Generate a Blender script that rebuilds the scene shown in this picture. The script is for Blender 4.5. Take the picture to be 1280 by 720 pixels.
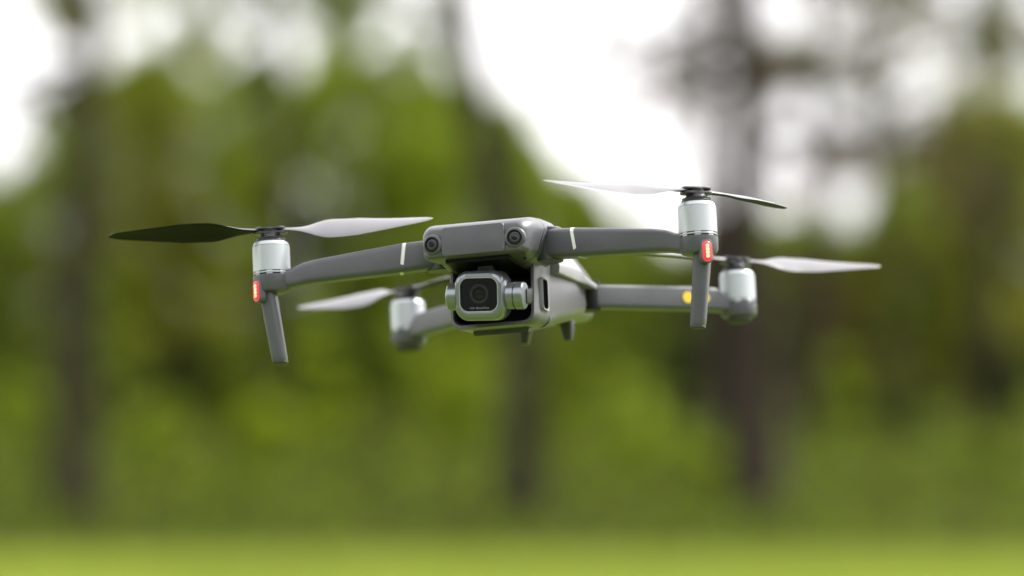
import bpy, math, random
import numpy as np
from mathutils import Vector, Matrix
R = math.radians
sc = bpy.context.scene
for o in list(bpy.data.objects): bpy.data.objects.remove(o)

# ------------------------------------------------------------------ camera
cd = bpy.data.cameras.new('camera'); cam = bpy.data.objects.new('camera', cd)
sc.collection.objects.link(cam); sc.camera = cam
EYE = 1.5
cam.location = (0, 0, EYE)
cam.rotation_euler = (R(90) + math.atan(20/4800), 0, 0)
cd.lens = 135; cd.sensor_width = 36; cd.clip_start = 0.1; cd.clip_end = 3000
cd.dof.use_dof = True; cd.dof.focus_distance = 2.485; cd.dof.aperture_fstop = 3.05
sc.render.resolution_x = 1024; sc.render.resolution_y = 576

# ------------------------------------------------------------------ sky, sun
SUN_EL, SUN_AZ = R(46), R(66)          # azimuth measured from +Y (straight ahead) towards +X
w = bpy.data.worlds.new('World'); sc.world = w; w.use_nodes = True
nt = w.node_tree; nt.nodes.clear()
sky = nt.nodes.new('ShaderNodeTexSky'); sky.sky_type = 'NISHITA'; sky.sun_disc = False
sky.sun_elevation = SUN_EL; sky.sun_rotation = SUN_AZ
sky.air_density = 1.0; sky.dust_density = 4.0; sky.ozone_density = 1.0
hs = nt.nodes.new('ShaderNodeHueSaturation'); hs.inputs['Saturation'].default_value = 0.22
mixw = nt.nodes.new('ShaderNodeMix'); mixw.data_type = 'RGBA'; mixw.blend_type = 'MIX'
tc = nt.nodes.new('ShaderNodeTexCoord'); nz = nt.nodes.new('ShaderNodeTexNoise')
nz.inputs['Scale'].default_value = 2.2; nz.inputs['Detail'].default_value = 6
nt.links.new(tc.outputs['Generated'], nz.inputs['Vector'])
mr = nt.nodes.new('ShaderNodeMapRange'); mr.inputs[1].default_value = .3; mr.inputs[2].default_value = .65
mr.inputs[3].default_value = .55; mr.inputs[4].default_value = .95
nt.links.new(nz.outputs[0], mr.inputs[0]); nt.links.new(mr.outputs[0], mixw.inputs[0])
nt.links.new(sky.outputs[0], hs.inputs['Color']); nt.links.new(hs.outputs[0], mixw.inputs[6])
mixw.inputs[7].default_value = (9.6, 9.4, 9.55, 1)      # bright thin overcast
bg = nt.nodes.new('ShaderNodeBackground'); bg.inputs[1].default_value = 0.12
ow = nt.nodes.new('ShaderNodeOutputWorld')
nt.links.new(mixw.outputs[2], bg.inputs[0]); nt.links.new(bg.outputs[0], ow.inputs[0])
sd = bpy.data.lights.new('sun', 'SUN'); sd.energy = 3.6; sd.angle = R(10); sd.color = (1, .96, .88)
sun = bpy.data.objects.new('sun', sd); sc.collection.objects.link(sun)
sdir = Vector((math.sin(SUN_AZ)*math.cos(SUN_EL), math.cos(SUN_AZ)*math.cos(SUN_EL), math.sin(SUN_EL)))
sun.rotation_euler = sdir.to_track_quat('Z', 'Y').to_euler(); sun.location = (10, 10, 20)
sc.view_settings.view_transform = 'Standard'; sc.view_settings.look = 'None'
sc.view_settings.gamma = 1; sc.view_settings.exposure = 1.32

# ------------------------------------------------------------------ helpers
def mat(name, col, rough=.6, metal=0, spec=.5, trans=0, var=0, vscale=5, bump=0, bscale=200, emit=None, estr=0, coat=0):
    m = bpy.data.materials.new(name); m.use_nodes = True; n = m.node_tree; b = n.nodes['Principled BSDF']
    b.inputs['Base Color'].default_value = (*col, 1); b.inputs['Roughness'].default_value = rough
    b.inputs['Metallic'].default_value = metal; b.inputs['Specular IOR Level'].default_value = spec
    b.inputs['Coat Weight'].default_value = coat
    if trans: b.inputs['Specular IOR Level'].default_value = .07
    t = n.nodes.new('ShaderNodeTexCoord')
    if var:
        z = n.nodes.new('ShaderNodeTexNoise'); z.inputs['Scale'].default_value = vscale; z.inputs['Detail'].default_value = 4
        n.links.new(t.outputs['Object'], z.inputs['Vector'])
        r = n.nodes.new('ShaderNodeValToRGB')
        r.color_ramp.elements[0].position = .3; r.color_ramp.elements[1].position = .7
        r.color_ramp.elements[0].color = (*[c*(1-var) for c in col], 1)
        r.color_ramp.elements[1].color = (*[min(1, c*(1+var)) for c in col], 1)
        n.links.new(z.outputs[0], r.inputs[0]); n.links.new(r.outputs[0], b.inputs['Base Color'])
    if bump:
        z = n.nodes.new('ShaderNodeTexNoise'); z.inputs['Scale'].default_value = bscale; z.inputs['Detail'].default_value = 3
        n.links.new(t.outputs['Object'], z.inputs['Vector'])
        bp = n.nodes.new('ShaderNodeBump'); bp.inputs['Strength'].default_value = bump; bp.inputs['Distance'].default_value = .001
        n.links.new(z.outputs[0], bp.inputs['Height']); n.links.new(bp.outputs[0], b.inputs['Normal'])
    if emit:
        b.inputs['Emission Color'].default_value = (*emit, 1); b.inputs['Emission Strength'].default_value = estr
    if trans:
        tr = n.nodes.new('ShaderNodeBsdfTranslucent'); mx = n.nodes.new('ShaderNodeMixShader'); mx.inputs[0].default_value = trans
        if var: n.links.new(r.outputs[0], tr.inputs[0])
        else: tr.inputs[0].default_value = (*col, 1)
        o = n.nodes['Material Output']
        n.links.new(b.outputs[0], mx.inputs[1]); n.links.new(tr.outputs[0], mx.inputs[2]); n.links.new(mx.outputs[0], o.inputs[0])
    return m

class MB:
    """collects pieces into ONE mesh"""
    def __init__(s): s.v = []; s.f = []; s.mi = []
    def add(s, v, f, mi=0):
        k = len(s.v); s.v += [tuple(p) for p in v]; s.f += [tuple(i+k for i in q) for q in f]; s.mi += [mi]*len(f)
    def loft(s, secs, cap=True, mi=0, closed=True):
        n = len(secs[0]); v = [p for q in secs for p in q]; f = []
        for i in range(len(secs)-1):
            for j in range(n if closed else n-1):
                a = i*n+j; b = i*n+(j+1) % n; f.append((a, b, b+n, a+n))
        if cap:
            f.append(tuple(range(n-1, -1, -1))); f.append(tuple(range((len(secs)-1)*n, len(secs)*n)))
        s.add(v, f, mi)
    def lathe(s, prof, c=(0, 0, 0), ax='Z', n=40, mi=0, M=None, cap=True):
        secs = []
        for r, h in prof:
            q = []
            for k in range(n):
                a = 2*math.pi*k/n; x, y = r*math.cos(a), r*math.sin(a)
                p = {'Z': (x, y, h), 'X': (h, x, y), 'Y': (y, h, x)}[ax]
                p = Vector(p)
                if M: p = M @ p
                q.append(p + Vector(c))
            secs.append(q)
        s.loft(secs, cap, mi)
    def build(s, name, mats, parent=None, sharp=32, loc=None):
        m = bpy.data.meshes.new(name); m.from_pydata(s.v, [], s.f); m.update()
        for x in (mats if isinstance(mats, (list, tuple)) else [mats]): m.materials.append(x)
        m.polygons.foreach_set('material_index', s.mi)
        m.polygons.foreach_set('use_smooth', [True]*len(s.f))
        import bmesh
        b = bmesh.new(); b.from_mesh(m); bmesh.ops.recalc_face_normals(b, faces=b.faces); b.to_mesh(m); b.free()
        if sharp is not None: m.set_sharp_from_angle(angle=R(sharp))
        o = bpy.data.objects.new(name, m); sc.collection.objects.link(o)
        if parent: o.parent = parent
        if loc is not None:
            m.transform(Matrix.Translation(-Vector(loc))); o.location = loc
        return o

def rr(w, h, r, n=5, rb=None):
    """rounded rectangle half-sizes w,h -> list of 2D points, ccw; rb = radius of the bottom corners"""
    rb = r if rb is None else rb; P = []
    for cx, cy, a0, q in ((w-r, h-r, 0, r), (-w+r, h-r, 90, r), (-w+rb, -h+rb, 180, rb), (w-rb, -h+rb, 270, rb)):
        for k in range(n+1):
            a = R(a0+90*k/n); P.append((cx+q*math.cos(a), cy+q*math.sin(a)))
    return P

def tag(o, label=None, cat=None, group=None, kind=None):
    if label: o['label'] = label
    if cat: o['category'] = cat
    if group: o['group'] = group
    if kind: o['kind'] = kind
    return o
def empty(name, loc):
    o = bpy.data.objects.new(name, None); o.empty_display_size = .05; o.location = loc; sc.collection.objects.link(o); return o
mm = .001; PI = math.pi

# ------------------------------------------------------------------ materials of the drone
GREY = mat('grey_plastic', (.064, .067, .077), .40, spec=.4, var=.07, vscale=90, bump=.12, bscale=2600)
GREYD = mat('dark_grey_plastic', (.024, .025, .029), .45, bump=.1, bscale=2600)
PALE = mat('pale_grey_plastic', (.17, .17, .185), .38, bump=.1, bscale=2600)
SILV = mat('silver_alloy', (.36, .385, .405), .42, metal=.65)
SATIN = mat('satin_alloy', (.20, .215, .235), .28, metal=.75)
BLACK = mat('black_plastic', (.004, .004, .005), .5, spec=.15)
VOID = mat('vent_black', (.002, .002, .002), .95, spec=0)
GLASS = mat('lens_glass', (.003, .004, .006), .08, spec=.4)
RING = mat('white_band', (.62, .64, .64), .35)
LED = mat('red_lamp', (.5, .01, .01), .3, emit=(1, .01, .015), estr=.95)
LEDC = mat('red_lamp_core', (.9, .2, .1), .3, emit=(1, .16, .08), estr=2.6)
YEL = mat('yellow_sticker', (.60, .41, .01), .5)
TXT = mat('white_print', (.22, .22, .22), .5)
BLADE = mat('blade_plastic', (.12, .12, .128), .36)
RUB = mat('rubber', (.03, .03, .03), .7)

# ------------------------------------------------------------------ drone
YAW, PIT, ROL = R(-16.26), R(-8), R(-4.83)
DM = Matrix.Rotation(YAW, 4, 'Z') @ Matrix.Rotation(PIT, 4, 'X') @ Matrix.Rotation(ROL, 4, 'Y')
drone = empty('drone', (0, 0, 0)); drone.matrix_world = Matrix.Translation((.0104, 2.6, EYE+.0281)) @ DM
tag(drone, 'grey quadcopter drone hovering above the lawn with two red lamps lit on its front arms', 'drone')

def V3(x, y, z): return (x*mm, y*mm, z*mm)
# --- upper shell
b = MB()
S = [(-127.8, 31.5, 4.6, -13.2, 4, 2.5), (-127, 33.2, 6.0, -13.9, 5, 2.5), (-123, 35.5, 8.2, -14.6, 6.5, 3), (-116, 37.5, 10.4, -15.2, 7, 4), (-104, 39, 12.6, -16.5, 8, 7),
     (-88, 39.5, 14.4, -19, 8, 9), (-66, 39.5, 15.6, -20, 8, 10), (-45, 36.5, 15.6, -17, 8, 10), (-20, 33, 14.5, -14, 8, 9), (10, 29, 13, -12, 8, 8),
     (40, 25, 10, -12, 7, 7), (75, 22, 6.5, -13, 6, 6), (100, 20, 3, -14, 5, 5), (108, 17, 0, -15, 4, 4)]
secs = []
for y, wd, zt, zb, rt, rb in S:
    P = rr(wd, (zt-zb)/2, rt, 7, rb); cz = (zt+zb)/2; q = []
    for x, z in P:
        u = abs(x)/wd
        # gently crowned top, tapering chin
        zz = z+cz - (1.8*u**2 if z > 0 else 0)
        if z < 0 and y > -122: x = x*(1 - .24*min(1, (-z)/((zt-zb)/2)) * min(1, (y+122)/14))
        q.append(V3(x, y, zz))
    secs.append(q)
b.loft(secs)
# round pods that carry the front sensors
for s in (-1, 1):
    Mx = Matrix.Rotation(R(s*9), 3, 'Z')
    b.lathe([(0.2*mm, -1.9*mm), (5.6*mm, -1.9*mm), (6.6*mm, -1.2*mm), (7.1*mm, 0), (7.6*mm, 8*mm)], c=V3(s*27.7, -127.2, -5.2), ax='Y', M=Mx, n=36)
# side panel under the shell rim, beside the arm hinge
for s in (-1, 1):
    P = rr(11, 7, 3, 4); b.loft([[V3(s*(38+k*2.6), -79+u, -2.5+v) for u, v in P] for k in (0, 1)])
shell = b.build('upper_shell', GREY, drone, 38)
def shell_ring(y, off):
    ks = [q_ for q_ in S]; yy = [q_[0] for q_ in ks]; wd, zt, zb, rt, rb = [float(np.interp(y, yy, [q_[i_] for q_ in ks])) for i_ in range(1, 6)]
    out = []; cz = (zt+zb)/2
    for x, z in rr(wd+off, (zt-zb)/2+off, rt, 7, rb):
        u = abs(x)/wd; zz = z+cz-(1.8*u**2 if z > 0 else 0)
        if z < 0: x = x*(1-.24*min(1, (-z)/((zt-zb)/2))*min(1, (y+122)/14))
        out.append(V3(x, y, zz))
    return out
for y_ in (-97.0,):
    b = MB(); b.loft([shell_ring(y_, -.5), shell_ring(y_, .06), shell_ring(y_+.35, .06), shell_ring(y_+.35, -.5)], cap=False)
    b.build('panel_seam', BLACK, shell)
# --- nose plate, slightly proud
b = MB()
def trap(wt, wb, zt, zb, y, sx=0):
    return [(-wt, zt), (wt, zt), (wb, zb), (-wb, zb)]
def rpoly(P, r, n=4):
    out = []
    for i in range(len(P)):
        p = Vector(P[i]); a = (Vector(P[i-1])-p).normalized(); c = (Vector(P[(i+1) % len(P)])-p).normalized()
        for k in range(n+1):
            t = k/n; out.append(p + a*r*(1-t)**2 + c*r*t**2)
    return out
for ins, y in ((0, -126.6), (0, -128.6), (.5, -129.1)): pass
b.loft([[V3(x*sc_, y, z*sc_+oz*(1-sc_)) for x, z in rpoly([(-20.8, 4.9), (20.8, 4.9), (21.8, -6), (21.0, -13.8), (-21.0, -13.8), (-21.8, -6)], 2)]
        for sc_, y, oz in ((1, -126, -4), (1, -129.0, -4), (.985, -129.5, -4), (.95, -129.6, -4))])
b.build('nose_plate', GREY, drone, 50)
# --- front sensors
for s in (-1, 1):
    b = MB(); Mx = Matrix.Rotation(R(s*9), 3, 'Z'); c = V3(s*27.9, -129.2, -5.3)
    b.lathe([(5.0*mm, .3*mm), (5.0*mm, -.5*mm), (4.6*mm, -.8*mm), (4.1*mm, -.8*mm), (3.7*mm, 0), (2.8*mm, .2*mm)], c=c, ax='Y', M=Mx)
    e = b.build('front_sensor', BLACK, drone, 30)
    b = MB(); b.lathe([(3.6*mm, .1*mm), (3.2*mm, -.15*mm), (2.4*mm, -.15*mm), (2.2*mm, .1*mm)], c=c, ax='Y', M=Mx, mi=0)
    b.lathe([(2.2*mm, .12*mm), (1.6*mm, .02*mm), (.7*mm, -.02*mm), (.05*mm, -.03*mm)], c=c, ax='Y', M=Mx, mi=1)
    b.build('sensor_glass', [GREYD, GLASS], e, 40)
# --- screws and seam line on the shell
for s in (-1, 1):
    for (x, y, z) in ((28.5, -108, -14.8), (27, -82, -17.8)):
        b = MB(); b.lathe([(.9*mm, -1.8*mm), (.9*mm, .5*mm)], c=V3(s*x, y, z), n=14); b.build('screw', BLACK, shell)
# --- lower hull with the open gimbal bay at the front
b = MB()
HS = [(-62, 31, -8, -55, 6), (-40, 33.5, -8, -50.5, 9), (-10, 34.5, -8, -45, 10), (18, 34, -8, -39, 10), (28, 32.5, -8, -37, 9), (33, 24, -8, -36, 9),
      (60, 22, -9, -33, 7), (95, 20, -10, -29, 7), (106, 17, -12, -26, 6)]
b.loft([[V3(x, y, z+(zt+zb)/2) for x, z in rr(wd, (zt-zb)/2, 3, 5, rb)] for y, wd, zt, zb, rb in HS])
# cheeks: U-shaped frame round the bay
def ubay(wo, wi, zo, zi, y, rk):
    P = []
    for k in range(7):
        a = R(180+90*k/6); P.append((-wo+8+8*math.cos(a), zo+8+8*math.sin(a)))
    for k in range(7):
        a = R(270+90*k/6); P.append((wo-8+8*math.cos(a), zo+8+8*math.sin(a)))
    P = [(-wo, -12)] + P + [(wo, -12), (wi, -12)]
    for k in range(7):
        a = R(360-90*k/6); P.append((wi-6+6*math.cos(a), zi+6+6*math.sin(a)))
    for k in range(7):
        a = R(270-90*k/6); P.append((-wi+6+6*math.cos(a), zi+6+6*math.sin(a)))
    P += [(-wi, -12)]
    return [V3(x, y+rk*(z+30), z) for x, z in P]
b.loft([ubay(31, 27, -55, -51, -61.8, 0), ubay(30.2, 26.6, -56, -52.5, -78, .05), ubay(29, 26.2, -56.6, -53.6, -88, .12), ubay(28.4, 26.6, -56.2, -54.2, -89.2, .12)])
hull = b.build('lower_hull', PALE and mat('hull_plastic', (.066, .067, .073), .36, bump=.1, bscale=2600), drone, 40)
# dark lining of the bay
b = MB()
b.loft([[V3(x, y, z-33) for x, z in rr(26.2, 20.5, 5)] for y in (-64.5, -62.5)])
b.loft([[V3(x, y, z) for x, z in ((-25.9, -12.5), (-25.9, -52), (-25.3, -52), (-25.3, -12.5))] for y in (-87, -63)])
b.loft([[V3(x, y, z) for x, z in ((25.9, -12.5), (25.9, -52), (25.3, -52), (25.3, -12.5))] for y in (-87, -63)])
b.loft([[V3(x, y, z) for x, z in rr(21.5, 1.3, .5)] for y in (-121, -63)])
for i in range(len(b.v)-48, len(b.v)):
    x, y, z = b.v[i]; b.v[i] = (x, y, z-.0160-(y+.121)*.07)
b.build('bay_lining', BLACK, drone)
# vents on both hull sides
for s in (-1, 1):
    b = MB()
    def vs(x, iw, ih): return [V3(s*x, -73.5+u, -35+v) for u, v in rr(iw, ih, 2.6, 4)]
    o_, i_ = vs(29.4, 7.2, 11), vs(31.6, 7.0, 10.8)
    b.loft([vs(29.4, 7.2, 11), vs(31.8, 7.0, 10.8), vs(32.2, 6.9, 10.7), vs(32.0, 6.0, 9.9), vs(31.6, 5.8, 9.7)], mi=0)
    v = b.build('side_vent', PALE, drone, 40)
    b = MB(); b.loft([vs(31.0, 5.7, 9.6), vs(31.8, 5.7, 9.6)]); 
    b.build('vent_grille', VOID, v)
# --- shoulders (battery housing sides) in paler grey
for s in (-1, 1):
    b = MB()
    SH = [(-56, 30, 37.5, -6, -19), (-30, 28, 38, -2, -18.5), (-6, 26, 37.5, 1, -17.5), (2, 26, 37.5, 0, -17), (6, 26, 38.5, -6.5, -17), (12, 25, 40, -8.5, -17.5), (34, 24, 40, -9.5, -17.5), (42, 24, 38.5, -11, -17.5), (45, 24, 35, -13, -17)]
    b.loft([[V3(s*x, y, z) for x, z in rpoly([(xi, zt+1.5), (xi+(xo-xi)*.45, zt), (xo, zt-(zt-zb)*.55), (xo-.6, zb), (xi, zb)], 1.2, 3)] for y, xi, xo, zt, zb in SH])
    b.build('shoulder', PALE, drone, 45)
# --- belly details: downward sensors, plate, two little feet
b = MB()
b.loft([[V3(x, y, z+(-54.5+(y+62)*.19)) for x, z in rr(19, 2.2, 1.5)] for y in (-72, -60, -30, -5)])
b.lathe([(4*mm, 0), (4*mm, -2*mm), (3*mm, -2.4*mm)], c=V3(9, -50, -51))
b.lathe([(4*mm, 0), (4*mm, -2*mm), (3*mm, -2.4*mm)], c=V3(-9, -50, -51))
b.build('belly_plate', GREY, drone, 40)
b = MB()
b.loft([[V3(x, y, z+(-40+(y-10)*.12)) for x, z in rr(12, 1.6, 1)] for y in (4, 34)])
b.build('belly_sensor_cover', BLACK, drone, 40)
for s in (-1, 1):
    b = MB()
    b.loft([[V3(s*15.5+x+s*dx, 41+y, z) for x, y in rr(hw, hd, hw*.5, 3)] for hw, hd, z, dx in ((4.6, 6, -34, -1), (4.2, 5.2, -40, -.5), (2.9, 3.6, -47.5, 0), (2.3, 3, -49.6, .2))])
    b.build('belly_foot', [GREYD], drone, 50)
# top battery button hint and vents on the tail
b = MB(); b.loft([[V3(x, y, 13.9-(y-0)*.085+z) for x, z in rr(11, .8, .5)] for y in (-2, 20)]); b.build('battery_button', GREYD, drone)

def smoothpath(keys, n):
    out = []
    for i in range(len(keys)-1):
        for k in range(n):
            t = k/n; out.append(tuple(a+(c-a)*t for a, c in zip(keys[i], keys[i+1])))
    out.append(keys[-1]); return out
def arm_loft(b, keys, r=3.6, s=1, mi=0):
    """keys: x,y,z, half depth, half height; sections perpendicular to the path in plan"""
    secs = []
    for i, k in enumerate(keys):
        a = keys[max(0, i-1)]; c = keys[min(len(keys)-1, i+1)]
        d = Vector((c[0]-a[0], c[1]-a[1])).normalized(); nrm = Vector((-d.y, d.x))
        secs.append([V3(s*(k[0]+nrm.x*u), k[1]+nrm.y*u, k[2]+v) for u, v in rr(k[3], k[4], min(r, k[3]*.95, k[4]*.95), 5)])
    b.loft(secs, mi=mi)

# --- propellers
def propeller(cx, cy, cz, az, ccw, tilt=0, R_=.108, ps=(1, 1), fold=0):
    """ccw: turning direction seen from above; az: model azimuth of first blade"""
    p = MB(); c = Vector(V3(cx, cy, cz))
    T = Matrix.Rotation(R(tilt), 3, 'Y')
    # hub: base disc, waist, clamp plate along the blades
    p.lathe([(.2*mm, -6*mm), (9.2*mm, -6*mm), (9.4*mm, -4.6*mm), (7.4*mm, -3.8*mm), (6.4*mm, -2.6*mm), (6.4*mm, -1*mm)], c=c, n=32)
    p.lathe([(5.2*mm, -.8*mm), (5.6*mm, 1.6*mm), (4.6*mm, 2.6*mm), (.3*mm, 3.0*mm)], c=c, n=32)
    q = Matrix.Rotation(R(az), 3, 'Z')
    for z0, hw, hl in ((-1.8, 5.4, 10.8), (1.1, 5.0, 10.4)):
        P = rr(hl, hw, 4.8, 6)
        p.loft([[c + T @ (q @ Vector(V3(x*f, y*f, z0+z))) for x, y in P] for f, z in ((.96, 0), (1, .3), (1, 1.2), (.96, 1.5))])
    for sx in (-1, 1):
        p.lathe([(2.2*mm, -1.6*mm), (2.2*mm, 3.0*mm), (1.7*mm, 3.3*mm), (.2*mm, 3.3*mm)], c=c + T @ (q @ Vector(V3(sx*7.2, 0, 0))), n=20)
    pr = p.build('propeller', BLACKG, drone, 35)
    for i in (0, 1):
        bl = MB(); Q = Matrix.Rotation(R(az+(180+fold)*i), 3, 'Z'); secs = []
        N = 22
        for k in range(N+1):
            t = k/N; r = .008 + (R_-.008)*t
            ch = np.interp(t, [0, .08, .18, .32, .5, .75, .92, .97, 1], [7, 9, 15, 23, 24, 17.5, 12, 8.5, 2.5])
            pit = np.interp(t, [0, .1, .25, .5, 1], [4, 12, 31, 27, 17])*ps[i]
            th = np.interp(t, [0, .1, .3, 1], [2.6, 2.2, 1.5, .7])
            sw = np.interp(t, [0, .15, .4, .7, 1], [0, 1.5, 3.0, 0, -5.0])
            lead = 1 if ccw else -1
            droop = 2.2*t*t
            sec = []
            for a in range(14):
                ang = 2*math.pi*a/14
                u = .5*ch*math.cos(ang); v = .5*th*math.sin(ang) + .10*ch*(1-(2*u/ch)**2)*.5
                yy = u*math.cos(R(pit)) - v*math.sin(R(pit)); zz = u*math.sin(R(pit)) + v*math.cos(R(pit))
                sec.append(c + T @ (Q @ Vector((r, lead*(yy+sw)*mm, (zz+.6+droop)*mm))))
            secs.append(sec)
        bl.loft(secs)
        bo = bl.build('blade', [BLADE, BLADE_SHADE], pr, 60); bo.data.polygons.foreach_set('material_index', [1 if q_.normal.z < 0 else 0 for q_ in bo.data.polygons])
BLADE_SHADE = mat('blade_underside_shade', (.010, .010, .011), .6, spec=.12)  # shade put into the colour: darker copy of the blade for downward faces
BLACKG = mat('hub_plastic', (.012, .012, .016), .34)

# --- motors
def motor(cx, cy, zb, zt, r=12.3, rings=True):
    m = MB()
    m.lathe([(r*mm, zb*mm), (r*mm, (zt-3.2)*mm), ((r-.6)*mm, (zt-3.1)*mm), ((r-.6)*mm, (zt-2.8)*mm), ((r-.25)*mm, (zt-2.7)*mm), ((r-.5)*mm, (zt-1.8)*mm), ((r-1.2)*mm, (zt-.5)*mm), ((r-2.4)*mm, zt*mm), (.3*mm, zt*mm)], c=V3(cx, cy, 0), n=64)
    o = m.build('motor', SILV, drone, 25)
    m = MB()
    m.lathe([((r-2.5)*mm, (zt-.5)*mm), ((r-2.3)*mm, (zt+.8)*mm), ((r-3.2)*mm, (zt+1.5)*mm), (.3*mm, (zt+1.5)*mm)], c=V3(cx, cy, 0), n=48)
    m.build('motor_cap', BLACKG, o, 30)
    m = MB()
    m.lathe([((r-.8)*mm, (zb+.1)*mm), ((r-.8)*mm, (zb-3.4)*mm)], c=V3(cx, cy, 0), n=48, mi=0)
    m.lathe([((r-.1)*mm, (zb-.8)*mm), (r*mm, (zb-1.0)*mm), (r*mm, (zb-1.5)*mm), ((r-.1)*mm, (zb-1.7)*mm)], c=V3(cx, cy, 0), n=48, mi=1)
    for k in range(8):      # little posts between the vents
        a = R(45*k+12)
        m.loft([[Vector(V3(cx, cy, 0)) + Vector(((r-.25)*mm*math.cos(a+da), (r-.25)*mm*math.sin(a+da), z*mm)) for z in (zb-.1, zb-2.9)] +
                [Vector(V3(cx, cy, 0)) + Vector(((r-1.4)*mm*math.cos(a+da), (r-1.4)*mm*math.sin(a+da), z*mm)) for z in (zb-2.9, zb-.1)] for da in (-.16, .16)], mi=1)
    m.build('cooling_ring', [BLACK, SILV], o, 30)

for s in (-1, 1):
    b = MB()
    keys = smoothpath([(34, -79, -3.5, 6.5, 7), (40, -82, -4, 8.2, 9.4), (46, -84, -4.4, 8.4, 9.6), (62, -88.5, -6, 8.2, 9.6), (90, -96, -8.9, 7.6, 8.6), (116, -103, -11.8, 7, 7.6), (124, -105.2, -13.2, 6.9, 7.1), (131, -107, -15.6, 7.4, 6.3), (144, -110, -17.6, 8, 6.2)], 3)
    arm_loft(b, keys, 3.4, s)
    b.lathe([(.3*mm, -25*mm), (8*mm, -25*mm), (11.2*mm, -23.8*mm), (12.4*mm, -21.5*mm), (12.5*mm, -13.4*mm), (11.8*mm, -13.0*mm), (.3*mm, -13*mm)], c=V3(s*144.5, -110, 0), n=56)
    arm = b.build('front_arm', GREYD if False else GREY, drone, 35)
    b = MB()      # pale band
    bk = []
    for x in (59.2, 61.4):
        bk.append((x, -88.5+(62-x)*.25, -6+(62-x)*.1, 8.35, 9.75))
    secs = []
    d = Vector((28, -7.5)).normalized(); nrm = Vector((-d.y, d.x))
    for k, ins in ((bk[0], .25), (bk[0], 0), (bk[1], 0), (bk[1], .25)):
        secs.append([V3(s*(k[0]+nrm.x*u-.14*v+(.0)), k[1]+nrm.y*u, k[2]+v) for u, v in rr(k[3]-ins, k[4]-ins, 3.4, 5)])
    b.loft(secs); b.build('arm_band', RING, arm, 30)
    b = MB()      # hinge drum
    b.lathe([(.3*mm, -15*mm), (9.5*mm, -15*mm), (10*mm, -14.3*mm), (10*mm, 6.4*mm), (9.3*mm, 7.2*mm), (.3*mm, 7.2*mm)], c=V3(s*36.5, -80, 0), n=40)
    b.build('arm_hinge', GREYD, arm, 30)
    # landing leg
    b = MB(); secs = []
    for t in (0, .04, .3, .6, .9, .97, 1):
        x = 147.8 + (141.0-147.8)*t; y = -112 + 3*t; z = -19 + (-70.4+19)*t
        k = 1 if t < .95 else (.985 if t < .99 else .9)
        hw = (5.4-.3*t)*k; hd = (5.8-1.6*t)*k
        secs.append([V3(s*(x+u), y+v, z) for u, v in rr(hw, hd, 3.5*k, 6)])
    b.loft(secs); leg = b.build('landing_leg', GREY, arm, 35)
    b = MB(); b.loft([[V3(s*(141+u), -109+v, z) for u, v in rr(hw, hw, 2.4, 4)] for hw, z in ((4.6, -70), (4.6, -71.1), (4.1, -71.5))]); b.build('rubber_tip', RUB, arm, 40)
    # status light on the outer front of the pod
    dirv = Vector((s*.60, -.80, 0)); tan = Vector((-dirv.y, dirv.x, 0)); ctr = Vector(V3(s*144.5, -110, -24.0)) + dirv*.0112
    b = MB()
    def lp(w_, h_, o_, r_): return [ctr + tan*(u*mm) + Vector((0, 0, v*mm)) + dirv*(o_*mm) for u, v in rr(w_, h_, r_, 5)]
    b.loft([lp(4.2, 7.8, -3, 3.5), lp(4.2, 7.8, .9, 3.5), lp(3.7, 7.3, 1.5, 3.2), lp(3.0, 6.6, 1.5, 2.8)], mi=0)
    hs_ = b.build('lamp_housing', GREY, arm, 40)
    b = MB()
    b.loft([lp(2.9, 6.2, 1.0, 2.6), lp(2.9, 6.2, 1.9, 2.6), lp(2.4, 5.7, 2.3, 2.2)], mi=0)
    for k in range(4):
        c2 = ctr + Vector((0, 0, (3.4-2.25*k)*mm)) + dirv*(2.45*mm)
        b.loft([[c2 + tan*(u*mm) + Vector((0, 0, v*mm)) + dirv*(o_*mm) for u, v in rr(1.15, 1.0, .8, 3)] for o_ in (-.4, 0)], mi=1)
    b.build('status_light', [LED, LEDC], arm, 40)
    motor(s*144.5, -110, -10.6, 9.4)

    # rear arm
    b = MB()
    rk = [(31, 34, -21.5, 6, 7.4), (38, 39.5, -21.5, 7, 8.0), (60, 58.5, -21, 6.8, 8.1), (90, 84.5, -20.6, 6.6, 8.1), (106, 98, -21.0, 6.6, 7.9), (112, 103, -24.5, 6.4, 4.8), (120, 109.5, -28, 6.4, 4.2)]
    arm_loft(b, smoothpath(rk, 3), 2.6, s)
    b.lathe([(.3*mm, -33.5*mm), (8*mm, -33.5*mm), (11.4*mm, -32*mm), (12.5*mm, -30*mm), (12.5*mm, -23.4*mm), (11.8*mm, -23*mm), (.3*mm, -23*mm)], c=V3(s*120.3, 110, 0), n=56)
    ra = b.build('rear_arm', GREY, drone, 35)
    b = MB(); b.lathe([(.3*mm, -31*mm), (8.6*mm, -31*mm), (9*mm, -30*mm), (9*mm, -11*mm), (.3*mm, -11*mm)], c=V3(s*31.5, 36, 0), n=36); b.build('arm_hinge', BLACK, ra, 30)
    b = MB(); b.lathe([(.3*mm, -36.6*mm), (6.5*mm, -36.6*mm), (8.6*mm, -35*mm), (8.8*mm, -33*mm)], c=V3(s*120.3, 110, 0), n=36); b.build('rubber_foot', RUB, ra, 30)
    # two round warning stickers on the front face
    d = Vector((30*s, 26, 0)).normalized(); nn = Vector((d.y, -d.x, 0))*s
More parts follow.
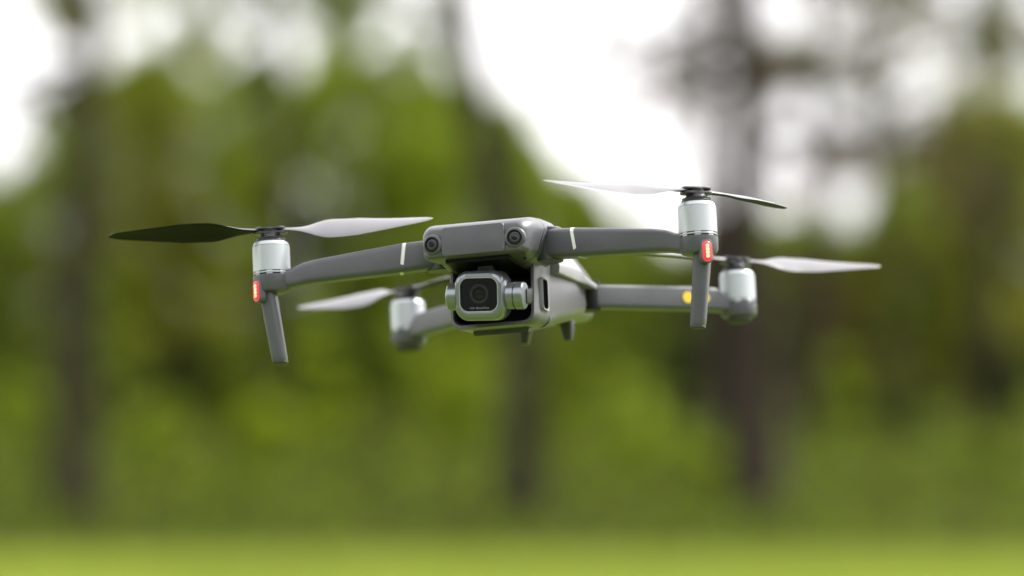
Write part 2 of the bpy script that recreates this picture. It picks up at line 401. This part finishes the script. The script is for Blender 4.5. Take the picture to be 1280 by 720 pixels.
    for px_, sr in (((87.8, 4.0), (98.2, 3.0)) if s > 0 else ()):
        t = (px_-60)/30; cc = Vector(V3(s*px_, 58.5+26*t, -20.6)) + nn*(6.95*mm if nn.y < 0 else -6.95*mm)
        b = MB(); Nn = nn if nn.y < 0 else -nn
        pts = lambda off, rad: [cc + Nn*(off*mm) + d*(rad*mm*math.cos(2*math.pi*k/28)) + Vector((0, 0, rad*mm*math.sin(2*math.pi*k/28))) for k in range(28)]
        b.loft([pts(-.3, sr), pts(.1, sr)]); b.build('warning_sticker', YEL, ra, 30)
    motor(s*120.3, 110, -20.5, -.6)

propeller(-144.5, -110, 16.6, 16-2, True, ps=(1.4, .8))
propeller(144.5, -110, 16.6, 180+16+22, False, ps=(1.0, -.45), fold=30)
propeller(-120.3, 110, 6.6, 180+16-44, False, ps=(1.25, -.1))
propeller(120.3, 110, 6.6, 16+20, True, tilt=3, ps=(1.1, -.25))

# --- gimbal camera (kept level by its gimbal)
gimb = Matrix.Translation(V3(-1.0, -117, -39.4)) @ (DM.inverted() @ Matrix.Rotation(YAW, 4, 'Z') @ Matrix.Rotation(R(-1.2), 4, 'Y'))
b = MB()
P0 = lambda w_, h_, r_, y, dz=0: [V3(x, y, z+dz) for x, z in rr(w_, h_, r_, 8)]
b.loft([P0(12.6, 10.7, 5.5, 3.5, .6), P0(12.6, 10.7, 5.5, -.3, .6), P0(13.4, 11.6, 6, -.9, .5), P0(15.2, 14.0, 8, -.6, .2), P0(16.6, 15.6, 8.8, 1.2), P0(17, 16.2, 9, 4), P0(17, 16.2, 9, 17), P0(16, 15, 9, 21), P0(13, 12.5, 8, 23)], cap=True)
gc = b.build('gimbal_camera', SATIN, drone, 40); gc.matrix_local = gimb
b = MB(); b.loft([P0(13.2, 11.3, 5.9, .6, .6), P0(13.2, 11.3, 5.9, -1.15, .6), P0(12.6, 10.7, 5.5, -1.15, .6), P0(12.6, 10.7, 5.5, .6, .6)], cap=False)
b.build('bezel_rim', SILV, gc, 40)
b = MB(); b.loft([P0(12.5, 10.6, 5.4, 2.2, .6), P0(12.5, 10.6, 5.4, .2, .6)])
b.build('lens_cover', GLASS, gc, 40)
b = MB()
b.loft([P0(7.2, 6.6, 2, .3, 1.2), P0(7.2, 6.6, 2, -.02, 1.2), P0(6.6, 6.0, 1.8, -.02, 1.2), P0(5.6, 5.0, 1.6, .17, 1.2)], mi=0)
b.lathe([(4.4*mm, .1*mm), (4.2*mm, -.15*mm), (3.4*mm, -.15*mm), (3.0*mm, .1*mm)], c=V3(0, 0, 1.2), ax='Y', mi=0)
b.lathe([(2.9*mm, .12*mm), (2.0*mm, .0*mm), (.9*mm, -.08*mm), (.05*mm, -.1*mm)], c=V3(0, 0, 1.2), ax='Y', mi=1)
for q_, h_ in ((6.1, -.05), (5.2, .0)):
    b.lathe([((q_-.35)*mm, .1*mm), ((q_-.35)*mm, (h_-.1)*mm), (q_*mm, (h_-.1)*mm), (q_*mm, .1*mm)], c=V3(0, 0, 1.2), ax='Y', mi=2, cap=False)
b.build('lens', [BLACK, GLASS, GREYD], gc, 30)
fc = bpy.data.curves.new('print', 'FONT'); fc.body = '1:2.8  28mm/77mm'; fc.size = .0017; fc.align_x = 'CENTER'; fc.extrude = .00002
fo = bpy.data.objects.new('tmp', fc); tm = bpy.data.meshes.new_from_object(fo); bpy.data.objects.remove(fo)
tm.name = 'lens_print'; tm.materials.append(TXT)
to = bpy.data.objects.new('lens_print', tm); sc.collection.objects.link(to); to.parent = gc
to.location = V3(0, .12, -8.6); to.rotation_euler = (R(90), 0, 0)
b = MB()
b.lathe([(.3*mm, -23.5*mm), (7.8*mm, -23.5*mm), (8.9*mm, -22.6*mm), (9*mm, -16*mm)], c=V3(0, 10, -.5), ax='X', n=48); b.build('tilt_knob', SATIN, gc, 30)
b = MB()
b.lathe([(8.2*mm, 16*mm), (8.8*mm, 17*mm), (8.8*mm, 21.6*mm), (8.0*mm, 21.9*mm), (8.0*mm, 22.4*mm), (9*mm, 22.7*mm), (9*mm, 27.4*mm), (8.4*mm, 28.2*mm), (.3*mm, 28.3*mm)], c=V3(0, 10, -.5), ax='X', n=48)
b.build('tilt_motor', SATIN, gc, 30)
# bracket from the tilt motor round the back and up into the bay
b = MB()
path = [(26, 12, -1), (26, 22, -1), (25, 32, 0), (16, 38, 3), (4, 39, 8), (3, 38, 18)]
secs = []
for i, (x, y, z) in enumerate(path):
    a = Vector(path[max(0, i-1)]); c = Vector(path[min(len(path)-1, i+1)]); d = (c-a).normalized()
    up = Vector((0, 0, 1)) if abs(d.z) < .8 else Vector((0, 1, 0)); sdv = d.cross(up).normalized(); upv = sdv.cross(d)
    secs.append([(Vector((x, y, z)) + sdv*u + upv*v)*mm for u, v in rr(3, 5.5, 2, 3)])
b.loft(secs); b.lathe([(7*mm, 14*mm), (7*mm, 22*mm)], c=V3(3, 38, 0)); 
b.loft([[V3(x, 18+y, z) for x, y in rr(5, 4, 1.5, 3)] for z in (14, 24)])
b.build('gimbal_bracket', GREYD, gc, 40)

# ------------------------------------------------------------------ ground
rnd = random.Random(7); rng = np.random.default_rng(11)
def sheet(name, x0, x1, y0, y1, z, m, nx=2, ny=2, kind='structure'):
    b = MB(); v = []; f = []
    for j in range(ny+1):
        for i in range(nx+1): v.append((x0+(x1-x0)*i/nx, y0+(y1-y0)*j/ny, z))
    for j in range(ny):
        for i in range(nx): a = j*(nx+1)+i; f.append((a, a+1, a+nx+2, a+nx+1))
    b.add(v, f); o = b.build(name, m); tag(o, kind=kind); return o
LAWN = mat('lawn_grass', (.185, .225, .030), .8, spec=.05, var=.5, vscale=.55)
FLOOR = mat('woodland_floor', (.032, .030, .012), .9, spec=.05, var=.4, vscale=.7)
sheet('lawn', -400, 400, -200, 900, 0, LAWN)
sheet('bounce_cut_ground', -40, 40, -40, 15, .004, mat('bounce_cut_grass', (.09, .13, .025), .9, spec=.05, var=.4, vscale=.8))  # unseen darker sheet added under the drone to cut green bounce light
sheet('woodland_floor', -60, 60, 22.9, 62, .004, FLOOR)

def leafmesh(name, P, N_, size, mats, ratio=.6, mi=None):
    """P centres (n,3), N_ normals (n,3): rhombic leaves, folded along nothing, one mesh"""
    n = len(P); N_ = N_/np.linalg.norm(N_, axis=1)[:, None]
    a = rng.normal(size=(n, 3)); a -= (a*N_).sum(1)[:, None]*N_; a /= np.linalg.norm(a, axis=1)[:, None]
    c = np.cross(N_, a); s = (size*rng.uniform(.6, 1.4, n))[:, None]
    V = np.empty((n, 4, 3)); V[:, 0] = P-a*s*.5; V[:, 1] = P+c*s*.5*ratio; V[:, 2] = P+a*s*.5; V[:, 3] = P-c*s*.5*ratio
    m = bpy.data.meshes.new(name); m.vertices.add(n*4); m.vertices.foreach_set('co', V.reshape(-1))
    m.loops.add(n*4); m.loops.foreach_set('vertex_index', np.arange(n*4, dtype=np.int32))
    m.polygons.add(n); m.polygons.foreach_set('loop_start', np.arange(0, n*4, 4, dtype=np.int32))
    for x in mats: m.materials.append(x)
    if len(mats) > 1: m.polygons.foreach_set('material_index', (rng.random(n)*len(mats)).astype(np.int32) if mi is None else mi)
    m.update(calc_edges=True); m.validate()
    return m
def link(name, m, parent=None, loc=(0, 0, 0)):
    o = bpy.data.objects.new(name, m); sc.collection.objects.link(o); o.location = loc
    if parent: o.parent = parent
    return o

def leafmats(name, col, k=.3):
    return [mat(name+'_a', col, .55, trans=.55), mat(name+'_b', tuple(c*(1-k) for c in col), .55, trans=.5),
            mat(name+'_c', (col[0]*1.3, col[1]*1.15, col[2]), .55, trans=.6)]
LM = {
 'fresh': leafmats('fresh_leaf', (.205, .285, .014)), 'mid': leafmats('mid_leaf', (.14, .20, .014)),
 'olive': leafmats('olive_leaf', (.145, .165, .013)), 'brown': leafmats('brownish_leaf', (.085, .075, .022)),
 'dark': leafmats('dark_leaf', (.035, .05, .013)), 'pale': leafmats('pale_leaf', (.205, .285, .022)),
 'pink': leafmats('pinkish_bud', (.12, .085, .06)),
}
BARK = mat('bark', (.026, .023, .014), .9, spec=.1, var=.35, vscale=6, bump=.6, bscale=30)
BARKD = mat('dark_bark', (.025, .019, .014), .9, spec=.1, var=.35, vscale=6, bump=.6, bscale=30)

def tube(b, pts, rads, n=8):
    secs = []
    for i, p in enumerate(pts):
        a = Vector(pts[max(0, i-1)]); c = Vector(pts[min(len(pts)-1, i+1)]); d = (c-a).normalized()
        u = d.cross(Vector((.3, 1, .1))).normalized() if abs(d.y) < .9 else d.cross(Vector((1, 0, 0))).normalized(); v = u.cross(d)
        secs.append([Vector(p) + (u*math.cos(2*math.pi*k/n) + v*math.sin(2*math.pi*k/n))*rads[i]*(1+.08*math.sin(3*k+i)) for k in range(n)])
    b.loft(secs)

PX = 1/4800
def shrub(px, top, hw, D, kind, label, dens=1.0, depth=.8, base=0.0, clumps=9, leaf=.075, name='shrub', group='shrubs along the edge of the wood'):
    """px,top,hw in photograph pixels at distance D (used only to work out metres)"""
    X = (px-640)*PX*D; H = EYE + (380-top)*PX*D; Wd = hw*PX*D; Dp = Wd*depth
    r = empty(name, (X, D, 0)); tag(r, label, 'shrub', group)
    C = []; 
    for k in range(clumps*3):
        a = rnd.uniform(0, 2*math.pi); z = rnd.uniform(.04, .93); q = rnd.uniform(.05, .8)*math.sqrt(max(.08, 1-(max(0, z-.35)/.65)**2))
        rad = rnd.uniform(.16, .32)*min(Wd, H*.5)
        C.append((q*Wd*math.cos(a), q*Dp*math.sin(a), min(z*H, H-rad*.8), rad))
    C.append((0, 0, H-.2*Wd, .22*Wd))
    for k in range(8): a = 2*math.pi*k/8+rnd.random()*.5; C.append((.72*Wd*math.cos(a), .72*Dp*math.sin(a), .12*Wd, .24*Wd))
    n = int(dens*1900*(Wd*2*H)); n = max(1500, min(n, 32000))
    C = np.array(C); wgt = C[:, 3]**2; idx = rng.choice(len(C), n, p=wgt/wgt.sum())
    d = rng.normal(size=(n, 3)); d /= np.linalg.norm(d, axis=1)[:, None]
    rad = C[idx, 3]*rng.uniform(.25, 1.12, n)**.6
    P = C[idx, :3] + d*rad[:, None]*np.array([1, 1, .85]); P[:, 2] = np.clip(P[:, 2], .03, None)
    nn = d*.6 + rng.normal(size=(n, 3))*.6 + np.array([0, 0, .5])
    m = leafmesh('foliage', P, nn, leaf, LM[kind]); link('foliage', m, r)
    b = MB()
    for k in range(5):
        c = C[rnd.randrange(len(C))]; pts = [(rnd.uniform(-.1, .1), rnd.uniform(-.1, .1), 0)]; pts.append((c[0]*.4, c[1]*.4, c[2]*.5)); pts.append((c[0], c[1], c[2]))
        tube(b, pts, [.03, .02, .008], 6)
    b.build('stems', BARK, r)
    return r

# far wood closing the view
def farwood():
    P = []; prof = [(-19, 4.2), (-7.6, 3.6), (-6.9, 4.7), (-5.2, 5.1), (-3.2, 5.2), (-.9, 4.9), (.1, 4.4), (.8, 3.4), (1.6, 2.7), (3.2, 2.5), (4.8, 2.6), (6.2, 3.7), (7.7, 4.4), (14, 4.6), (19, 4.6)]
    xs = [p[0] for p in prof]; hs_ = [p[1] for p in prof]
    n = 120000; x = rng.uniform(-19, 19, n); 
    lump = .35*np.sin(x*1.9)+.25*np.sin(x*4.3+1)+.2*np.sin(x*9.1+2)
    h = np.interp(x, xs, hs_) + lump*.6
    z = h*rng.uniform(0, 1, n)**.8; y = 56 + rng.uniform(0, 5, n) + 1.2*np.sin(x*2.3)*np.cos(z*1.7)
    P = np.stack([x, y, z], 1); nn = rng.normal(size=(n, 3)) + np.array([0, -.5, .5])
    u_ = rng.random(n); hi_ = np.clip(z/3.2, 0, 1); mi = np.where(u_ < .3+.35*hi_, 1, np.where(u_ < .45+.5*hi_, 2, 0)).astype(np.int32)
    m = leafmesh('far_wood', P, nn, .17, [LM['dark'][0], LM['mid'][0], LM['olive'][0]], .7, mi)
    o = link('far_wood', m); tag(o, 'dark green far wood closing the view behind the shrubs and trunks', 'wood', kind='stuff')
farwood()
# unseen wood added behind the camera: it darkens what faces the camera
n = 40000; an = rng.uniform(R(-165), R(-15), n); rad_ = 26 + rng.uniform(0, 3, n); z = rng.uniform(0, 1, n)*(np.interp(an, [R(-165), R(-100), R(-60), R(-15)], [15, 11, 7, 6])+1.2*np.sin(an*9))
m = leafmesh('light_block_wood', np.stack([rad_*np.cos(an), rad_*np.sin(an), z], 1), rng.normal(size=(n, 3)), .42, [LM['dark'][0], LM['mid'][1]], .8)
tag(link('light_block_wood', m), 'dark green wood added out of view behind the viewer to block light', 'wood', kind='stuff')

for a in [
 # px, top, hw, D, kind, label, dens
 (205, 48, 160, 37, 'olive', 'tall olive brown shrub rising behind the left trunk', .9),
 (455, 66, 135, 38, 'mid', 'tall green shrub left of the middle trunk, its top against the sky', 1.4),
 (110, 95, 85, 39, 'olive', 'olive shrub behind the upper half of the slim left trunk', 1),
 (310, 65, 80, 39, 'mid', 'green shrub between the tall olive shrub and the tall green one', 1),
 (650, 130, 70, 37, 'mid', 'green shrub rising behind the leaning middle trunk at the edge of the sky gap', 1.1),
 (300, 190, 62, 33, 'fresh', 'bright yellow green shrub in front of the tall olive one', 1),
 (555, 92, 100, 35, 'fresh', 'tall fresh green shrub just left of the middle trunk, beside the sky gap', 1.4),
 (395, 255, 80, 32.5, 'dark', 'dark green shrub between the two tall green ones and the left lawn edge', 1),
 (725, 212, 75, 40, 'mid', 'green shrub just right of the middle trunk below the sky gap', 1),
 (800, 268, 90, 42, 'mid', 'low green shrub under the bright sky gap behind the drone', .9),
 (905, 255, 75, 36, 'brown', 'brown twiggy shrub left of the thick right trunk', 1.1),
 (1020, 240, 85, 38, 'brown', 'brown twiggy shrub right of the thick right trunk', 1.0),
 (1195, 165, 110, 39, 'olive', 'tall olive shrub at the right edge below the pale bokeh of sky', 1.0),
 (1270, 120, 90, 44, 'olive', 'tallest olive shrub at the far right edge', .9),
 (1090, 300, 60, 33, 'olive', 'narrow olive shrub right of the brown twiggy ones', 1.0),
 (20, 240, 80, 38, 'mid', 'green shrub at the left edge left of the leaning trunk', 1),
 (130, 330, 70, 34, 'mid', 'middle sized green shrub behind the left trunk', 1),
 (215, 410, 70, 33, 'dark', 'low dark green shrub right of the left trunk', 1),
 (400, 350, 55, 30, 'fresh', 'narrow bright green shrub under the left front propeller', 1),
 (500, 410, 75, 32, 'mid', 'green shrub below the small rear motor on the left', 1),
 (575, 440, 85, 30, 'fresh', 'fresh green shrub at the foot of the middle trunk on its left', .9),
 (30, 470, 65, 29, 'pale', 'pale green shrub at the left edge of the lawn', 1),
 (195, 500, 90, 28.5, 'pale', 'wide pale green shrub right of the left trunk foot', 1),
 (340, 500, 90, 28, 'fresh', 'wide bright green shrub beside the lawn left of centre', 1),
 (700, 400, 60, 33, 'fresh', 'fresh green shrub right beside the middle trunk', 1),
 (840, 405, 70, 34, 'dark', 'dark green shrub below the right front arm of the drone', 1),
 (790, 475, 95, 28.5, 'pale', 'round pale green shrub right of the middle trunk', 1),
 (885, 560, 45, 27, 'fresh', 'small bright green shrub at the left of the thick right trunk foot', 1),
 (1040, 440, 38, 30, 'fresh', 'slim bright green shrub right of the thick right trunk', 1),
 (1130, 470, 70, 32, 'dark', 'dark green shrub near the right edge', 1),
 (1255, 430, 60, 34, 'dark', 'dark green shrub at the right edge of the picture', 1),
 (1235, 545, 90, 28, 'mid', 'low green shrub at the right end of the lawn edge', 1),
 (1090, 575, 80, 27.5, 'mid', 'low green shrub between the right trunk and the right end', 1),
 (-110, 330, 110, 34, 'mid', 'green shrub beyond the left edge of the lawn view', 1),
 (1400, 330, 110, 33, 'olive', 'olive shrub beyond the right end of the shrub row', 1),
]:
    shrub(*a[:6], dens=a[6])

n = 70000; x = rng.uniform(-9, 9, n); y = 23.1 + 21*rng.random(n)**1.3
z = rng.uniform(0, 1, n)**1.5*np.clip(.06+.1*(y-23.5)+.05*np.sin(x*2.1)*np.sin(y*.9), .03, .5)+.01
m = leafmesh('undergrowth', np.stack([x, y, z], 1), rng.normal(size=(n, 3))+np.array([0, 0, .6]), .08, [LM['mid'][1], LM['mid'][0], LM['brown'][1], LM['dark'][0]], .6)
tag(link('undergrowth', m), 'low green and brown undergrowth between the shrubs behind the lawn', 'undergrowth', kind='stuff')

# ------------------------------------------------------------------ trees
def tree(path, D, r0, kind, label, crown_z, crown_n, spread, leaf=.08, limbs=14, bark=None, top=7.5, seed=1, twigs=True, low=None, boxes=()):
    """path: photograph pixels (px,py) up the trunk at distance D"""
    rn = random.Random(seed)
    P = [((px-640)*PX*D, D, EYE+(380-py)*PX*D) for px, py in path]; X0 = P[0][0]
    P = [(x-X0, 0, max(0, z)) for x, y, z in P]; P[0] = (0, 0, -.05)
    dx = (P[-1][0]-P[-2][0])/(P[-1][2]-P[-2][2])
    P.append((P[-1][0]+dx*(top-P[-1][2])*.5, .2, top))
    r = empty('tree', (X0, D, 0)); tag(r, label, 'tree', 'trees at the edge of the lawn')
    b = MB(); L = len(P); zz = [p[2] for p in P]
    pts = []; rads = []
    for i in range(L-1):
        for k in range(5):
            t = k/5; q = [P[i][j]+(P[i+1][j]-P[i][j])*t for j in range(3)]
            q[0] += .03*math.sin(q[2]*2+seed); pts.append(tuple(q)); u = q[2]/top
            rads.append(r0*(1-.75*u)*(1+.45*math.exp(-max(0, q[2])/.18)))
    pts.append(P[-1]); rads.append(r0*.2)
    tube(b, pts, rads, 12)
    tips = []
    for k in range(limbs):
        z0 = rn.uniform(crown_z*.85, top*.9) if low is None or k > len(low)-1 else low[k][0]
        i = min(range(len(pts)), key=lambda i: abs(pts[i][2]-z0)); p0 = Vector(pts[i])
        a = rn.uniform(0, 2*math.pi); el = rn.uniform(-.1, .9); ln = spread*rn.uniform(.55, 1.1)
        if low is not None and k < len(low): a, el, ln = low[k][1:]
        d = Vector((math.cos(a)*math.cos(el), math.sin(a)*math.cos(el), math.sin(el)))
        q = [p0]; dd = d.copy()
        for j in range(5):
            dd = (dd + Vector((rn.uniform(-.25, .25), rn.uniform(-.25, .25), rn.uniform(-.28, .12)))).normalized(); q.append(q[-1]+dd*ln/5)
        rr0 = rads[i]*.42
        tube(b, q, [rr0*(1-.16*j) for j in range(6)], 6)
        keep = rn.random() < .55
        for j in range(1, 6):
            for _ in range(2):
                e = (dd + Vector((rn.gauss(0, .8), rn.gauss(0, .8), rn.gauss(-.15, .6)))).normalized()*rn.uniform(.3, .9)
                t0 = q[j]; t1 = q[j]+e*.5; t2 = t1 + e*.5 + Vector((0, 0, -.08))
                tube(b, [t0, t1, t2], [.008, .005, .003], 5)
            if rn.random() < .75: tips.append(t2)
            if j >= 4 and keep: tips += [t1, t2, q[j]]*4
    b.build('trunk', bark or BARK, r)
    LP = [np.array([tuple(t) for t in tips])[rng.integers(0, len(tips), crown_n//3)] + rng.normal(size=(crown_n//3, 3))*.13]
    for (x0, y0, x1, y1, cov) in boxes:
        bx0, bx1 = (x0-640)*PX*D-X0, (x1-640)*PX*D-X0; bz0, bz1 = EYE+(380-y1)*PX*D, EYE+(380-y0)*PX*D
        nc = int(cov*(bx1-bx0)*(bz1-bz0)/(PI*.2**2))
        for _ in range(nc):
            c = np.array([rn.uniform(bx0, bx1), rn.uniform(.15, 1.2), rn.uniform(bz0, bz1)]); rc = rn.uniform(.12, .27)
            k = int(2600*rc*rc); d_ = rng.normal(size=(k, 3)); d_ /= np.linalg.norm(d_, axis=1)[:, None]
            LP.append(c + d_*(rc*rng.uniform(0, 1, k)**.45)[:, None]*np.array([1, 1, .8]))
    LP = np.concatenate(LP); crown_n = len(LP)
    nn = rng.normal(size=(crown_n, 3)) + np.array([0, 0, .4])
    m = leafmesh('crown', LP, nn, leaf, LM[kind]); link('crown', m, r)
    return r
tree([(98, 662), (92, 400), (108, 80)], 25.6, .155, 'olive', 'slim dark tree trunk at the left of the picture, at the edge of the lawn', 3.1, 2600, 1.9, seed=3, limbs=9,
     low=[(3.0, PI*1.05, .1, 1.0), (2.6, PI*.95, .35, .9)], boxes=[(40, -220, 260, 85, .9)])
tree([(656, 664), (645, 400), (620, 230), (594, 90), (578, 20)], 25.4, .155, 'mid', 'dark tree trunk behind the middle of the drone, leaning to the left as it rises', 3.7, 1800, 1.7, seed=5, limbs=8,
     low=[(3.3, PI*1.0, .3, 1.2)], boxes=[(400, -240, 590, 75, 1.3), (490, 50, 640, 170, .9), (580, 140, 705, 240, 1.3)])
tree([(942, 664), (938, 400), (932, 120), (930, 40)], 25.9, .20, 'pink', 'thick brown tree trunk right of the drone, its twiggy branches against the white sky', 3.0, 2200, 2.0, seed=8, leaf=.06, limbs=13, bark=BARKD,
     low=[(2.7, 0.1, .35, 1.3), (2.8, PI*.95, .3, .9), (2.5, .4, .2, 1.6), (3.1, PI, .25, .9), (3.0, -.2, .3, 1.2)], boxes=[(820, -200, 1030, 130, .55), (950, 100, 1120, 235, .35)])
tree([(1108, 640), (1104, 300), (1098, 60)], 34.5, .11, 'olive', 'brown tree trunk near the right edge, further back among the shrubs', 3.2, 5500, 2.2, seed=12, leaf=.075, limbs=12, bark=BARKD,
     low=[(3.4, 0.1, .25, 1.6), (3.0, .3, .35, 1.8), (3.3, PI, .2, 1.0)], boxes=[(1060, -200, 1240, 215, 1.1)])
tree([(345, 640), (350, 300), (345, 20)], 33, .13, 'mid', 'thin tree trunk left of centre, standing among the tall green shrubs', 3.9, 2600, 1.7, seed=21, limbs=9, boxes=[(90, 15, 540, 130, 1.0), (130, -220, 500, 50, 1.5)])
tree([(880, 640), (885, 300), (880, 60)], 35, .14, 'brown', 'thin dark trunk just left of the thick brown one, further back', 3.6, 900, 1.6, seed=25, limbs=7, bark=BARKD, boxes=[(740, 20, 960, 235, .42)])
tree([(1230, 640), (1235, 300), (1225, 40)], 34, .14, 'olive', 'thin tree trunk at the far right among the olive shrubs', 3.3, 5500, 2.0, seed=29, limbs=12, boxes=[(1120, -200, 1380, 185, 1.15)])

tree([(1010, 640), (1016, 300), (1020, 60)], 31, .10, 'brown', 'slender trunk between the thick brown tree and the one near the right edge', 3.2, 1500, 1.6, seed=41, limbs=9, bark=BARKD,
     boxes=[(955, -200, 1150, 110, .8), (960, 90, 1130, 240, .35)])

# grass blades on the strip of lawn the picture shows
n = 60000
gx = rng.uniform(-6, 6, n); gy = rng.uniform(17, 22.95, n); hgt = rng.uniform(.03, .07, n)
V = np.empty((n, 3, 3)); ang = rng.uniform(0, PI, n); wv = .006
V[:, 0] = np.stack([gx-wv*np.cos(ang), gy-wv*np.sin(ang), np.zeros(n)], 1)
V[:, 1] = np.stack([gx+wv*np.cos(ang), gy+wv*np.sin(ang), np.zeros(n)], 1)
V[:, 2] = np.stack([gx+rng.normal(0, .015, n), gy+rng.normal(0, .015, n), hgt], 1)
m = bpy.data.meshes.new('grass'); m.vertices.add(n*3); m.vertices.foreach_set('co', V.reshape(-1)); m.loops.add(n*3)
m.loops.foreach_set('vertex_index', np.arange(n*3, dtype=np.int32)); m.polygons.add(n); m.polygons.foreach_set('loop_start', np.arange(0, n*3, 3, dtype=np.int32))
m.materials.append(mat('grass_blade', (.19, .235, .036), .6, trans=.35)); m.update(calc_edges=True)
tag(link('grass', m), 'short bright green grass of the lawn below the drone', 'grass', kind='stuff')
